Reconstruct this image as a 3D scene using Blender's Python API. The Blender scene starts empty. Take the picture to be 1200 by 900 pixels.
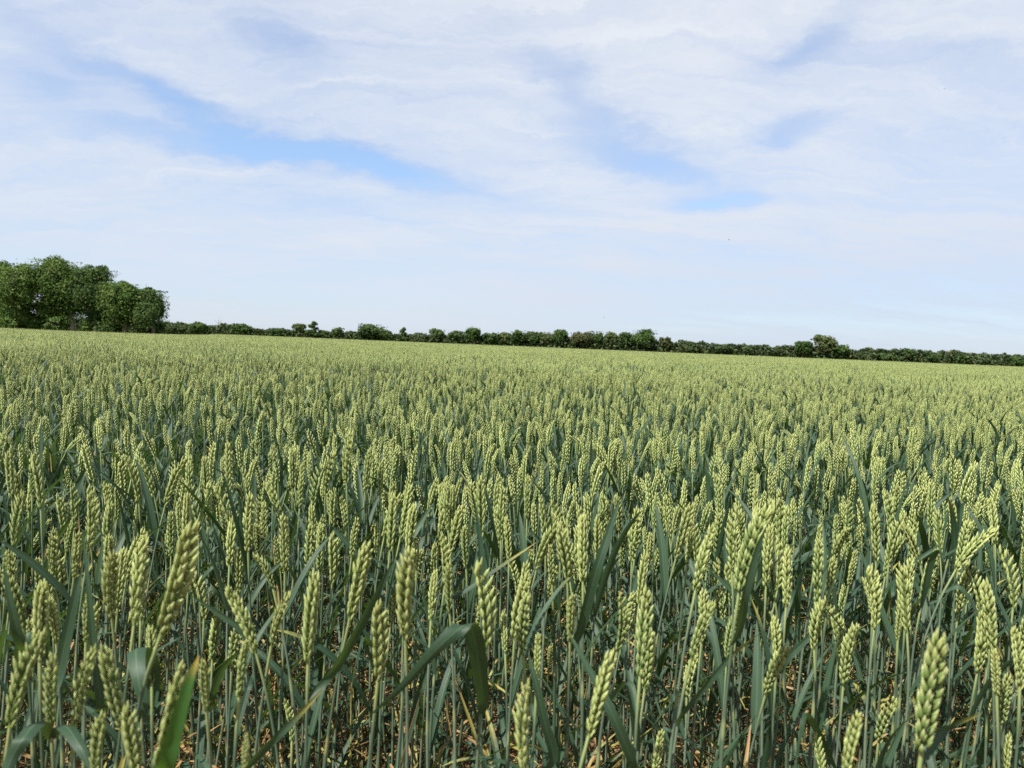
import bpy, math, random
import numpy as np
from mathutils import Vector, Matrix, Quaternion

R = math.radians
rng = np.random.default_rng(11)
random.seed(5)
sc = bpy.context.scene
col = sc.collection

# ------------------------------------------------------------------ camera
FPX = 873.0                       # focal length in pixels of a 1200 px wide frame
H = 1.0
cam_d = bpy.data.cameras.new('camera')
cam = bpy.data.objects.new('camera', cam_d)
col.objects.link(cam)
cam_d.sensor_width = 36.0
cam_d.lens = 36.0 * FPX / 1200.0
cam_d.clip_start = 0.02
cam_d.clip_end = 6000
cam_d.dof.use_dof = True
cam_d.dof.focus_distance = 1.9
cam_d.dof.aperture_fstop = 9.5
CR = Matrix.Rotation(R(90 - 3.01), 3, 'X') @ Matrix.Rotation(R(2.32), 3, 'Z')
cam.matrix_world = Matrix.Translation((0, 0, H)) @ CR.to_4x4()
sc.camera = cam


def at(x, y, Y):
    """the point at depth Y (world metres ahead) that shows at photo pixel x, y"""
    v = CR @ Vector(((x - 600) / FPX, -(y - 450) / FPX, -1.0))
    return Vector((0, 0, H)) + v * (Y / v.y)


def pix(p):
    v = CR.inverted() @ (Vector(p) - Vector((0, 0, H)))
    return 600 + FPX * v.x / -v.z, 450 - FPX * v.y / -v.z, -v.z


def sstep(a, b, x):
    t = np.clip((x - a) / (b - a), 0, 1)
    return t * t * (3 - 2 * t)


def gz(x, y):
    """lie of the land: flat, a shallow dip far away on the left"""
    x = np.asarray(x, float); y = np.asarray(y, float)
    u = x / np.maximum(y, 1.0)
    return -0.62 * sstep(40, 115, y) * sstep(-0.36, -0.56, u) * (x < 0)


# ------------------------------------------------------------------ node helpers
def new_mat(name):
    m = bpy.data.materials.new(name)
    m.use_nodes = True
    nt = m.node_tree
    nt.nodes.clear()
    return m, nt


class NT:
    def __init__(s, nt): s.nt = nt
    def n(s, t, **kw):
        nd = s.nt.nodes.new(t)
        for k, v in kw.items(): setattr(nd, k, v)
        return nd
    def l(s, a, b): s.nt.links.new(a, b)
    def val(s, sock, v):
        if isinstance(v, bpy.types.NodeSocket): s.l(v, sock)
        else: sock.default_value = v
    def math(s, op, a, b=0.0, c=0.0, clamp=False):
        nd = s.n('ShaderNodeMath', operation=op, use_clamp=clamp)
        for i, v in enumerate((a, b, c)): s.val(nd.inputs[i], v)
        return nd.outputs[0]
    def mix(s, f, a, b):
        nd = s.n('ShaderNodeMix', data_type='RGBA')
        s.val(nd.inputs[0], f)
        for k, v in ((6, a), (7, b)):
            if isinstance(v, tuple): v = (*v, 1.0) if len(v) == 3 else v
            s.val(nd.inputs[k], v)
        return nd.outputs[2]
    def attr(s, name): return s.n('ShaderNodeAttribute', attribute_name=name).outputs['Fac']
    def noise(s, scale, detail=3, rough=.55, vec=None, dist=0.0):
        nd = s.n('ShaderNodeTexNoise')
        nd.inputs['Scale'].default_value = scale
        nd.inputs['Detail'].default_value = detail
        nd.inputs['Roughness'].default_value = rough
        nd.inputs['Distortion'].default_value = dist
        if vec is not None: s.l(vec, nd.inputs['Vector'])
        return nd.outputs[0]
    def ramp(s, f, lo, hi):
        nd = s.n('ShaderNodeMapRange', interpolation_type='SMOOTHSTEP')
        s.val(nd.inputs[0], f)
        nd.inputs[1].default_value = lo; nd.inputs[2].default_value = hi
        return nd.outputs[0]
    def surface(s, color, rough, spec=.35, trans=None, tcol=None, normal=None):
        p = s.n('ShaderNodeBsdfPrincipled')
        s.val(p.inputs['Base Color'], color)
        s.val(p.inputs['Roughness'], rough)
        p.inputs['Specular IOR Level'].default_value = spec
        if normal is not None: s.l(normal, p.inputs['Normal'])
        out = s.n('ShaderNodeOutputMaterial')
        if trans:
            t = s.n('ShaderNodeBsdfTranslucent')
            s.val(t.inputs['Color'], tcol)
            mx = s.n('ShaderNodeMixShader')
            mx.inputs[0].default_value = trans
            s.l(p.outputs[0], mx.inputs[1]); s.l(t.outputs[0], mx.inputs[2])
            s.l(mx.outputs[0], out.inputs[0])
        else:
            s.l(p.outputs[0], out.inputs[0])


def rnd_obj(q): return q.n('ShaderNodeObjectInfo').outputs['Random']


# ear: green glumes going to cream at the tips of the florets
MAT = {}
m, nt = new_mat('ear'); q = NT(nt); MAT['ear'] = m
ft = q.attr('t'); fr = q.attr('rnd'); tip = q.attr('along')
g = q.mix(fr, (.122, .192, .046), (.295, .370, .118))
g = q.mix(q.math('MULTIPLY', q.ramp(rnd_obj(q), .1, 1), .28), g, (.350, .370, .115))
g = q.mix(q.math('MULTIPLY', q.ramp(rnd_obj(q), .40, .0), .6), g, (.105, .175, .045))
g = q.mix(q.math('MULTIPLY', q.ramp(ft, .45, 1.0), .70), g, (.66, .67, .33))
g = q.mix(q.math('MULTIPLY', q.ramp(tip, .55, 1.0), .35), g, (.42, .43, .14))
g = q.mix(q.math('MULTIPLY', q.ramp(q.math('ABSOLUTE', q.math('SUBTRACT', ft, .08)), .30, .0), .60), g, (.085, .125, .028))
g = q.mix(q.math('MULTIPLY', q.ramp(q.noise(700, 2), .64, .76), .7), g, (.14, .12, .045))
bmp = q.n('ShaderNodeBump'); bmp.inputs['Strength'].default_value = .35; bmp.inputs['Distance'].default_value = .0006
q.l(q.noise(1500, 3), bmp.inputs['Height'])
q.surface(g, .58, .28, .20, g, bmp.outputs[0])

# leaf: glaucous blade, tip and old leaves turning yellow then dry
m, nt = new_mat('leaf'); q = NT(nt); MAT['leaf'] = m
t = q.attr('t'); u = q.attr('u'); sen = q.attr('sen'); fr = q.attr('rnd')
vein = q.math('MULTIPLY', q.math('SINE', q.math('MULTIPLY', u, 70.0)), .5)
vein = q.math('ADD', vein, .5)
g = q.mix(fr, (.010, .031, .016), (.027, .056, .030))
g = q.mix(q.math('MULTIPLY', vein, .38), g, (.064, .106, .064))
g = q.mix(q.math('MULTIPLY', q.ramp(q.math('ABSOLUTE', q.math('SUBTRACT', u, .5)), .06, .01), .4), g, (.10, .16, .08))
old = q.math('ADD', sen, q.math('MULTIPLY', q.math('SUBTRACT', t, 1.0), .85))
old = q.math('ADD', old, q.math('MULTIPLY', q.math('SUBTRACT', q.noise(55, 3), .5), .35))
g = q.mix(q.ramp(old, .02, .22), g, (.22, .205, .05))
g = q.mix(q.ramp(old, .25, .55), g, (.26, .165, .070))
spots = q.ramp(q.noise(420, 2), .70, .76)
g = q.mix(q.math('MULTIPLY', spots, .5), g, (.22, .17, .06))
tc = q.mix(.6, g, (.11, .20, .012))
bmp = q.n('ShaderNodeBump'); bmp.inputs['Strength'].default_value = .25; bmp.inputs['Distance'].default_value = .0006
q.l(vein, bmp.inputs['Height'])
q.surface(g, .46, .26, .24, tc, bmp.outputs[0])

m, nt = new_mat('fresh_leaf'); q = NT(nt); MAT['fresh_leaf'] = m
t = q.attr('t'); u = q.attr('u')
vein = q.math('ADD', q.math('MULTIPLY', q.math('SINE', q.math('MULTIPLY', u, 70.0)), .5), .5)
g = q.mix(q.math('MULTIPLY', vein, .4), (.028, .080, .018), (.052, .125, .032))
g = q.mix(q.ramp(q.math('ADD', t, q.math('MULTIPLY', q.noise(140, 3), .34)), .98, 1.16), g, (.36, .26, .05))
q.surface(g, .45, .3, .32, (.10, .22, .015, 1.0))

# stem
m, nt = new_mat('stem'); q = NT(nt); MAT['stem'] = m
t = q.attr('t'); fr = q.attr('rnd')
g = q.mix(fr, (.034, .064, .034), (.100, .138, .092))
g = q.mix(q.ramp(t, .30, .02), g, (.25, .20, .075))
g = q.mix(q.ramp(t, .90, 1.0), g, (.22, .27, .10))
for nd in (.28, .52, .78):
    g = q.mix(q.math('MULTIPLY', q.ramp(q.math('ABSOLUTE', q.math('SUBTRACT', t, nd)), .022, .006), .7), g, (.20, .22, .09) if nd > .7 else (.07, .075, .03))
g = q.mix(q.ramp(q.noise(160, 3), .60, .74), g, (.12, .14, .06))
q.surface(g, .5, .4)

# dry straw
m, nt = new_mat('straw'); q = NT(nt); MAT['straw'] = m
fr = q.attr('rnd')
g = q.mix(fr, (.08, .048, .027), (.36, .26, .14))
g = q.mix(q.noise(90, 3), g, (.17, .115, .06))
q.surface(g, .75, .15)

# soil
m, nt = new_mat('soil'); q = NT(nt); MAT['soil'] = m
geo = q.n('ShaderNodeNewGeometry').outputs['Position']
g = q.mix(q.noise(14, 6, .65, geo), (.075, .038, .021), (.20, .105, .057))
g = q.mix(q.ramp(q.noise(3, 3, .5, geo), .45, .7), g, (.15, .09, .055))
g = q.mix(q.ramp(q.noise(75, 3, .6, geo), .60, .72), g, (.21, .15, .095))
# beyond the field: rough pasture
sep = q.n('ShaderNodeSeparateXYZ'); q.l(geo, sep.inputs[0])
far = q.ramp(sep.outputs[1], 90, 108)
gr = q.mix(q.noise(.6, 5, .6, geo), (.075, .105, .030), (.16, .17, .060))
g = q.mix(far, g, gr)
bmp = q.n('ShaderNodeBump'); bmp.inputs['Strength'].default_value = .9; bmp.inputs['Distance'].default_value = .02
q.l(q.noise(45, 6, .65, geo), bmp.inputs['Height'])
q.surface(g, .95, .1, normal=bmp.outputs[0])


def foliage_mat(name, c1, c2, c3, trans=.22):
    m, nt = new_mat(name); q = NT(nt)
    fr = q.attr('rnd')
    geo = q.n('ShaderNodeNewGeometry').outputs['Position']
    g = q.mix(fr, c1, c2)
    g = q.mix(q.ramp(q.noise(.55, 3, .55, geo), .42, .66), g, c3)
    q.surface(g, .70, .12, trans, q.mix(.5, g, (.10, .15, .01)))
    MAT[name] = m


foliage_mat('foliage_mid', (.036, .080, .016), (.080, .135, .030), (.105, .150, .038))
foliage_mat('foliage_dark', (.024, .054, .014), (.052, .094, .026), (.068, .106, .030))
foliage_mat('foliage_pale', (.050, .075, .026), (.095, .120, .045), (.090, .108, .038))
foliage_mat('foliage_brown', (.038, .050, .019), (.080, .088, .036), (.078, .078, .032))
foliage_mat('foliage_row', (.024, .052, .015), (.052, .088, .026), (.064, .096, .032))
foliage_mat('foliage_hedge', (.026, .048, .020), (.060, .086, .034), (.075, .092, .040), .15)

m, nt = new_mat('bark'); q = NT(nt); MAT['bark'] = m
geo = q.n('ShaderNodeNewGeometry').outputs['Position']
mp = q.n('ShaderNodeMapping'); mp.inputs['Scale'].default_value = (6, 6, 1.2); q.l(geo, mp.inputs[0])
g = q.mix(q.noise(1.5, 5, .6, mp.outputs[0]), (.055, .042, .030), (.17, .135, .10))
bmp = q.n('ShaderNodeBump'); bmp.inputs['Distance'].default_value = .04
q.l(q.noise(3, 5, .6, mp.outputs[0]), bmp.inputs['Height'])
q.surface(g, .9, .15, normal=bmp.outputs[0])
m, nt = new_mat('pale_bark'); q = NT(nt); MAT['pale_bark'] = m
q.surface(q.mix(q.noise(2.5, 5, .6), (.16, .13, .09), (.36, .31, .24)), .9, .15)
m, nt = new_mat('plumage'); q = NT(nt); MAT['plumage'] = m
q.surface(q.mix(q.noise(30), (.03, .03, .035), (.06, .055, .05)), .7, .2)


# ------------------------------------------------------------------ mesh builder
class MB:
    KEYS = ('t', 'u', 'rnd', 'sen', 'along')

    def __init__(s):
        s.v, s.f3, s.f4, s.m3, s.m4, s.n = [], [], [], [], [], 0
        s.a = {k: [] for k in s.KEYS}

    def add(s, v, f, mat=0, **at_):
        """v (n,3); f list of (k,3)/(k,4) arrays"""
        v = np.asarray(v, float); n = len(v)
        s.v.append(v)
        for k in s.KEYS:
            x = at_.get(k, 0.0)
            s.a[k].append(np.broadcast_to(np.asarray(x, float), (n,)))
        for ff in f:
            ff = np.asarray(ff, int)
            if len(ff) == 0: continue
            if ff.shape[1] == 3: s.f3.append(ff + s.n); s.m3.append(np.full(len(ff), mat))
            else: s.f4.append(ff + s.n); s.m4.append(np.full(len(ff), mat))
        s.n += n

    def merge(s, o, M=None, matmap=None):
        v = np.concatenate(o.v)
        if M is not None:
            M = np.array(M); v = v @ M[:3, :3].T + M[:3, 3]
        mm = (lambda x: x) if matmap is None else (lambda x: np.asarray(matmap)[x])
        s.v.append(v)
        for k in s.KEYS: s.a[k].append(np.concatenate(o.a[k]))
        for ff, m_ in zip(o.f3, o.m3): s.f3.append(ff + s.n); s.m3.append(mm(m_))
        for ff, m_ in zip(o.f4, o.m4): s.f4.append(ff + s.n); s.m4.append(mm(m_))
        s.n += len(v)

    def mesh(s, name, mats, smooth=True):
        me = bpy.data.meshes.new(name)
        V = np.concatenate(s.v) if s.v else np.zeros((0, 3))
        f3 = np.concatenate(s.f3) if s.f3 else np.zeros((0, 3), int)
        f4 = np.concatenate(s.f4) if s.f4 else np.zeros((0, 4), int)
        mi = np.concatenate(s.m3 + s.m4) if (s.m3 or s.m4) else np.zeros(0, int)
        me.vertices.add(len(V)); me.vertices.foreach_set('co', V.astype(np.float32).ravel())
        nl = f3.size + f4.size
        me.loops.add(nl)
        me.loops.foreach_set('vertex_index', np.concatenate([f3.ravel(), f4.ravel()]).astype(np.int32))
        tot = np.concatenate([np.full(len(f3), 3), np.full(len(f4), 4)]).astype(np.int32)
        st = np.concatenate([[0], np.cumsum(tot)[:-1]]).astype(np.int32)
        me.polygons.add(len(tot))
        me.polygons.foreach_set('loop_start', st)
        me.polygons.foreach_set('material_index', mi.astype(np.int32))
        me.polygons.foreach_set('use_smooth', np.full(len(tot), smooth))
        for k in s.KEYS:
            a = np.concatenate(s.a[k])
            if np.any(a != 0):
                at_ = me.attributes.new(k, 'FLOAT', 'POINT')
                at_.data.foreach_set('value', a.astype(np.float32))
        for mt in mats: me.materials.append(mt)
        me.update(calc_edges=True)
        me.validate()
        return me


def link(name, me, parent=None):
    o = bpy.data.objects.new(name, me)
    col.objects.link(o)
    if parent is not None: o.parent = parent
    return o


def tag(o, label=None, cat=None, group=None, kind=None):
    for k, v in (('label', label), ('category', cat), ('group', group), ('kind', kind)):
        if v: o[k] = v
    return o


def empty(name, loc=(0, 0, 0)):
    o = bpy.data.objects.new(name, None)
    o.empty_display_size = .05
    o.location = loc
    col.objects.link(o)
    return o


def tube_mb(mb, pts, rad, sides, mat=0, t=None, rnd=.5, cap=True):
    pts = np.asarray(pts, float); n = len(pts)
    tan = np.gradient(pts, axis=0); tan /= np.linalg.norm(tan, axis=1)[:, None] + 1e-12
    ref = np.array([1.0, 0, 0]) if abs(tan[0, 0]) < .8 else np.array([0, 1.0, 0])
    a = np.cross(tan, ref); a /= np.linalg.norm(a, axis=1)[:, None]
    b = np.cross(tan, a)
    th = np.arange(sides) * 2 * np.pi / sides
    V = pts[:, None, :] + np.asarray(rad, float)[:, None, None] * (np.cos(th)[None, :, None] * a[:, None, :] + np.sin(th)[None, :, None] * b[:, None, :])
    i, j = np.meshgrid(np.arange(n - 1), np.arange(sides), indexing='ij')
    j2 = (j + 1) % sides
    F = np.stack([i * sides + j, i * sides + j2, (i + 1) * sides + j2, (i + 1) * sides + j], -1).reshape(-1, 4)
    tt = np.linspace(0, 1, n) if t is None else np.asarray(t, float)
    mb.add(V.reshape(-1, 3), [F], mat, t=np.repeat(tt, sides), rnd=rnd)


# ------------------------------------------------------------------ wheat
def floret_template(sides, prof):
    T = np.array([p[0] for p in prof]); Rr = np.array([p[1] for p in prof])
    th = np.arange(sides) * 2 * np.pi / sides
    V = [[0, 0, T[0]]]
    rings = [(a, b) for a, b in zip(T, Rr) if b > 0]
    V = []
    for a, b in rings:
        for h_ in th:
            kl = 1 + .20 * max(0.0, math.cos(h_)) ** 3
            V.append([b * kl * math.cos(h_), b * math.sin(h_), a])
    V.append([0, 0, 1.0])
    F4, F3 = [], []
    for i in range(len(rings) - 1):
        for j in range(sides):
            F4.append([i * sides + j, i * sides + (j + 1) % sides, (i + 1) * sides + (j + 1) % sides, (i + 1) * sides + j])
    L = (len(rings) - 1) * sides
    for j in range(sides): F3.append([L + j, L + (j + 1) % sides, len(V) - 1])
    return np.array(V), np.array(F3), np.array(F4)


FT_HI = floret_template(7, [(0, .46), (.12, .82), (.30, 1.0), (.53, .82), (.77, .40), (.92, .12)])
FT_MID = floret_template(5, [(0, .5), (.35, 1.0), (.72, .62)])
FT_LO = floret_template(3, [(.05, .9), (.5, .9)])


def rotm(ax, a):
    return np.array(Matrix.Rotation(a, 3, ax))


def ear_mb(seed, lod=0, L=.09, mat=0):
    """a wheat ear along +Z, spikelets alternating left and right of the rachis"""
    g = np.random.default_rng(seed)
    mb = MB()
    n = int(g.integers(15, 19)) if lod < 2 else 11
    bend = g.normal(0, .34)
    fat = g.uniform(.92, 1.12)
    tv, t3, t4 = (FT_HI, FT_MID, FT_LO)[lod]

    def rach(z):
        k = z / L
        return np.array([bend * L * k * k * .5, 0, z])
    if lod < 2:
        zs = np.linspace(-.004, L * .9, 7)
        tube_mb(mb, [rach(z) for z in zs], np.linspace(.0016, .0009, 7), 4, mat, t=np.zeros(7), rnd=.3)
    for i in range(n):
        k = i / (n - 1)
        s = 1 if i % 2 else -1
        z = L * (.005 + .875 * k)
        sz = (.72 + .55 * math.sin(min(1, k * 1.25 + .12) * math.pi * .5) - .38 * max(0, k - .62) / .38) * fat
        sz *= g.uniform(.90, 1.08)
        if lod == 0:
            op = g.uniform(.85, 1.25)
            fl = [(-1, .0, 23 * op, 19, .0112, 1.16), (1, .0, 23 * op, 19, .0112, 1.16),
                  (0, .0042, 33 * op, 0, .0116, 1.04), (-1.2, -.0012, 15, 29, .0092, .74), (1.2, -.0012, 15, 29, .0092, .74)]
        elif lod == 1:
            fl = [(-1, .0, 22, 17, .0114, 1.08), (1, .0, 22, 17, .0114, 1.08), (0, .0042, 33, 0, .0116, 1.08)]
        else:
            fl = [(0, .0, 22, 0, .0138, 1.65)]
        last = i >= n - 2
        for (fy, dz, tx, ty, ln, wd) in fl:
            if g.random() < .03 and lod < 2: continue
            ln = ln * sz * g.uniform(.85, 1.12)
            w = .00222 * sz * wd * g.uniform(.92, 1.08)
            v = tv.copy()
            x = s * v[:, 0] * w * .92; y = v[:, 1] * w; zz = v[:, 2] * ln
            x = x - s * ln * .17 * (v[:, 2] ** 2) + s * ln * .03
            V = np.stack([x, y, zz], -1)
            M = rotm('X', -R(ty) * np.sign(fy) + g.normal(0, .045)) @ rotm('Y', s * R(tx * (.35 if last else 1)) + g.normal(0, .045))
            V = V @ M.T
            off = rach(z) + np.array([s * (.0019 + (.0012 if dz > .002 else 0)) * sz, fy * .0030 * sz, dz * sz])
            V = (V + off) * np.array([.79, .74, 1.0])
            mb.add(V, [t3, t4], mat, t=v[:, 2], rnd=float(np.clip(g.normal(.5, .24), 0, 1)), along=k)
    return mb


def leaf_mb(mb, pts, width, mat=0, sen=0.0, rnd=.5, cross=5, twist=0.0, up=None, fold=.22, w0=.55, wr=2.2):
    """ribbon along pts with a keel; width in metres"""
    pts = np.asarray(pts, float); n = len(pts)
    tan = np.gradient(pts, axis=0); tan /= np.linalg.norm(tan, axis=1)[:, None] + 1e-12
    t = np.linspace(0, 1, n)
    if up is None:
        h_ = np.array([tan[:, 0].mean(), tan[:, 1].mean(), 0]) + 1e-6
        side = np.cross(h_, [0, 0, 1.0])
    else:
        side = np.asarray(up, float)
    sv = side[None, :] - (tan @ side)[:, None] * tan
    sv /= np.linalg.norm(sv, axis=1)[:, None] + 1e-9
    nv = np.cross(sv, tan)
    ang = twist * t
    sv, nv = (np.cos(ang)[:, None] * sv + np.sin(ang)[:, None] * nv), (-np.sin(ang)[:, None] * sv + np.cos(ang)[:, None] * nv)
    w = width * (np.clip(w0 + wr * t, 0, 1)) * np.clip(1 - t ** 2.6, 0, 1) ** .75
    w = np.maximum(w, .0006)
    u = np.linspace(-.5, .5, cross)
    V = pts[:, None, :] + (w[:, None, None] * u[None, :, None]) * sv[:, None, :] + (w[:, None, None] * fold * 2 * (np.abs(u)[None, :, None] ** 1.4 - .12)) * nv[:, None, :]
    i, j = np.meshgrid(np.arange(n - 1), np.arange(cross - 1), indexing='ij')
    F = np.stack([i * cross + j, i * cross + j + 1, (i + 1) * cross + j + 1, (i + 1) * cross + j], -1).reshape(-1, 4)
    mb.add(V.reshape(-1, 3), [F], mat, t=np.repeat(t, cross), u=np.tile(u + .5, n), rnd=rnd, sen=sen)


def spline(ctrl, n):
    """Catmull-Rom through control points, n samples"""
    P = np.asarray(ctrl, float)
    P = np.vstack([2 * P[0] - P[1], P, 2 * P[-1] - P[-2]])
    k = len(P) - 3
    out = []
    for x in np.linspace(0, k - 1e-6, n):
        i = int(x); f = x - i
        a, b, c, d = P[i:i + 4]
        out.append(.5 * (2 * b + (c - a) * f + (2 * a - 5 * b + 4 * c - d) * f * f + (3 * b - a - 3 * c + d) * f ** 3))
    return np.array(out)


def leaf_path(g, base, az, length, el0, droop, n, fold_at=None):
    """a blade that leaves the stem at elevation el0 and bends over by droop radians"""
    p = np.array(base, float); pts = [p]
    ds = length / (n - 1)
    wob = g.normal(0, .25)
    for k in range(n - 1):
        t = k / (n - 1)
        e = el0 - droop * t ** 1.6
        if fold_at is not None and t > fold_at: e -= 1.9
        a = az + wob * t
        p = p + ds * np.array([math.cos(a) * math.cos(e), math.sin(a) * math.cos(e), math.sin(e)])
        pts.append(p)
    return np.array(pts)


def stem_curve(root, top, d, n=14):
    root = np.asarray(root, float); top = np.asarray(top, float); d = np.asarray(d, float)
    hgt = np.linalg.norm(top - root)
    p1 = root + np.array([0, 0, hgt * .40]); p2 = top - d * hgt * .30
    s = np.linspace(0, 1, n)[:, None]
    return (1 - s) ** 3 * root + 3 * (1 - s) ** 2 * s * p1 + 3 * (1 - s) * s * s * p2 + s ** 3 * top


def stem_mb(curve, g, sides=7, mat=0, collar=.78):
    mb = MB()
    n = len(curve)
    s = np.linspace(0, 1, n)
    r = np.where(s < collar, .00215, .00150) * g.uniform(.9, 1.1)
    for nd in (.28, .52, collar):
        r = r + .0004 * np.exp(-((s - nd) / .02) ** 2)
    tube_mb(mb, curve, r, sides, mat, t=s, rnd=float(g.uniform(0, 1)))
    return mb


def plant_geo(seed, lod, top=.70, hero_dir=None):
    """stem curve, ear frame and leaves of one plant standing at the origin"""
    g = np.random.default_rng(seed)
    lean = abs(g.normal(0, .16)) + (g.random() < .12) * g.uniform(.15, .45)
    a = g.uniform(0, 2 * math.pi)
    d = np.array([math.cos(a) * math.sin(lean), math.sin(a) * math.sin(lean), math.cos(lean)])
    hb = top - .085
    off = np.array([math.cos(a), math.sin(a), 0]) * (lean * .10) + np.append(g.normal(0, .02, 2), 0)
    topp = np.array([off[0], off[1], hb])
    cur = stem_curve((0, 0, 0), topp, d, (16, 9, 4)[lod])
    leaves = []
    nl = (13, 9, 5)[lod]

    def on(s):
        x = s * (len(cur) - 1); i = min(int(x), len(cur) - 2); f = x - i
        return cur[i] * (1 - f) + cur[i + 1] * f
    # flag leaf, second, third, withered lower leaves
    az = g.uniform(0, 2 * math.pi)
    if g.random() < .85:
        leaves.append((leaf_path(g, on(g.uniform(.78, .90)), az, g.uniform(.13, .23), R(g.uniform(48, 84)), R(abs(g.normal(28, 34))), nl,
                                 g.uniform(.45, .75) if g.random() < .16 else None), g.uniform(.010, .0145), float(np.clip(g.normal(.0, .09), 0, .4))))
    az += math.pi + g.normal(0, .5)
    leaves.append((leaf_path(g, on(g.uniform(.50, .64)), az, g.uniform(.16, .27), R(g.uniform(45, 75)), R(abs(g.normal(60, 40))), nl,
                             g.uniform(.4, .7) if g.random() < .15 else None), g.uniform(.009, .013), float(np.clip(g.normal(.08, .16), 0, .8))))
    if lod < 2:
        az += math.pi + g.normal(0, .6)
        leaves.append((leaf_path(g, on(g.uniform(.24, .34)), az, g.uniform(.14, .22), R(g.uniform(30, 65)), R(g.uniform(60, 150)), nl), g.uniform(.006, .010), float(g.uniform(.15, 1.3))))
        if g.random() < .7:
            az += g.uniform(1, 4)
            leaves.append((leaf_path(g, on(g.uniform(.06, .16)), az, g.uniform(.10, .18), R(g.uniform(0, 45)), R(g.uniform(60, 140)), nl), g.uniform(.004, .007), float(g.uniform(.9, 1.6))))
    return g, cur, d, topp, leaves


def frame_to(d, twist, loc=(0, 0, 0), scale=1.0):
    qd = Vector((0, 0, 1)).rotation_difference(Vector(d))
    return Matrix.Translation(Vector(loc)) @ (qd @ Quaternion((0, 0, 1), twist)).to_matrix().to_4x4() @ Matrix.Diagonal((scale, scale, scale, 1))


N_EAR = 14
EAR_ME = [ear_mb(100 + i, 0).mesh('ear', [MAT['ear']]) for i in range(N_EAR)]
WM = [MAT['stem'], MAT['ear'], MAT['leaf']]


def joined_plant(seed, lod, top=.77):
    g, cur, d, topp, leaves = plant_geo(seed, lod, top)
    mb = MB()
    mb.merge(stem_mb(cur, g, (6, 4, 3)[lod]))
    e = ear_mb(seed * 3 + 1, lod)
    mb.merge(e, frame_to(d, g.uniform(0, 6.28), topp, g.uniform(.76, 1.04)), [1])
    for pts, w, s_ in leaves:
        leaf_mb(mb, pts, w, 2, s_, float(g.uniform(0, 1)), (5, 3, 2)[lod], g.normal(0, .7))
    return mb


# ---- the three hundred stalks nearest the lens, each a thing of its own
GRP = 'wheat stalks at the near edge of the field'
LAB0 = 'upright green wheat stalk among the crowded ears just behind the foremost ones'


def wheat(label):
    return tag(empty('wheat_stalk'), label, 'wheat stalk', GRP)


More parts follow.
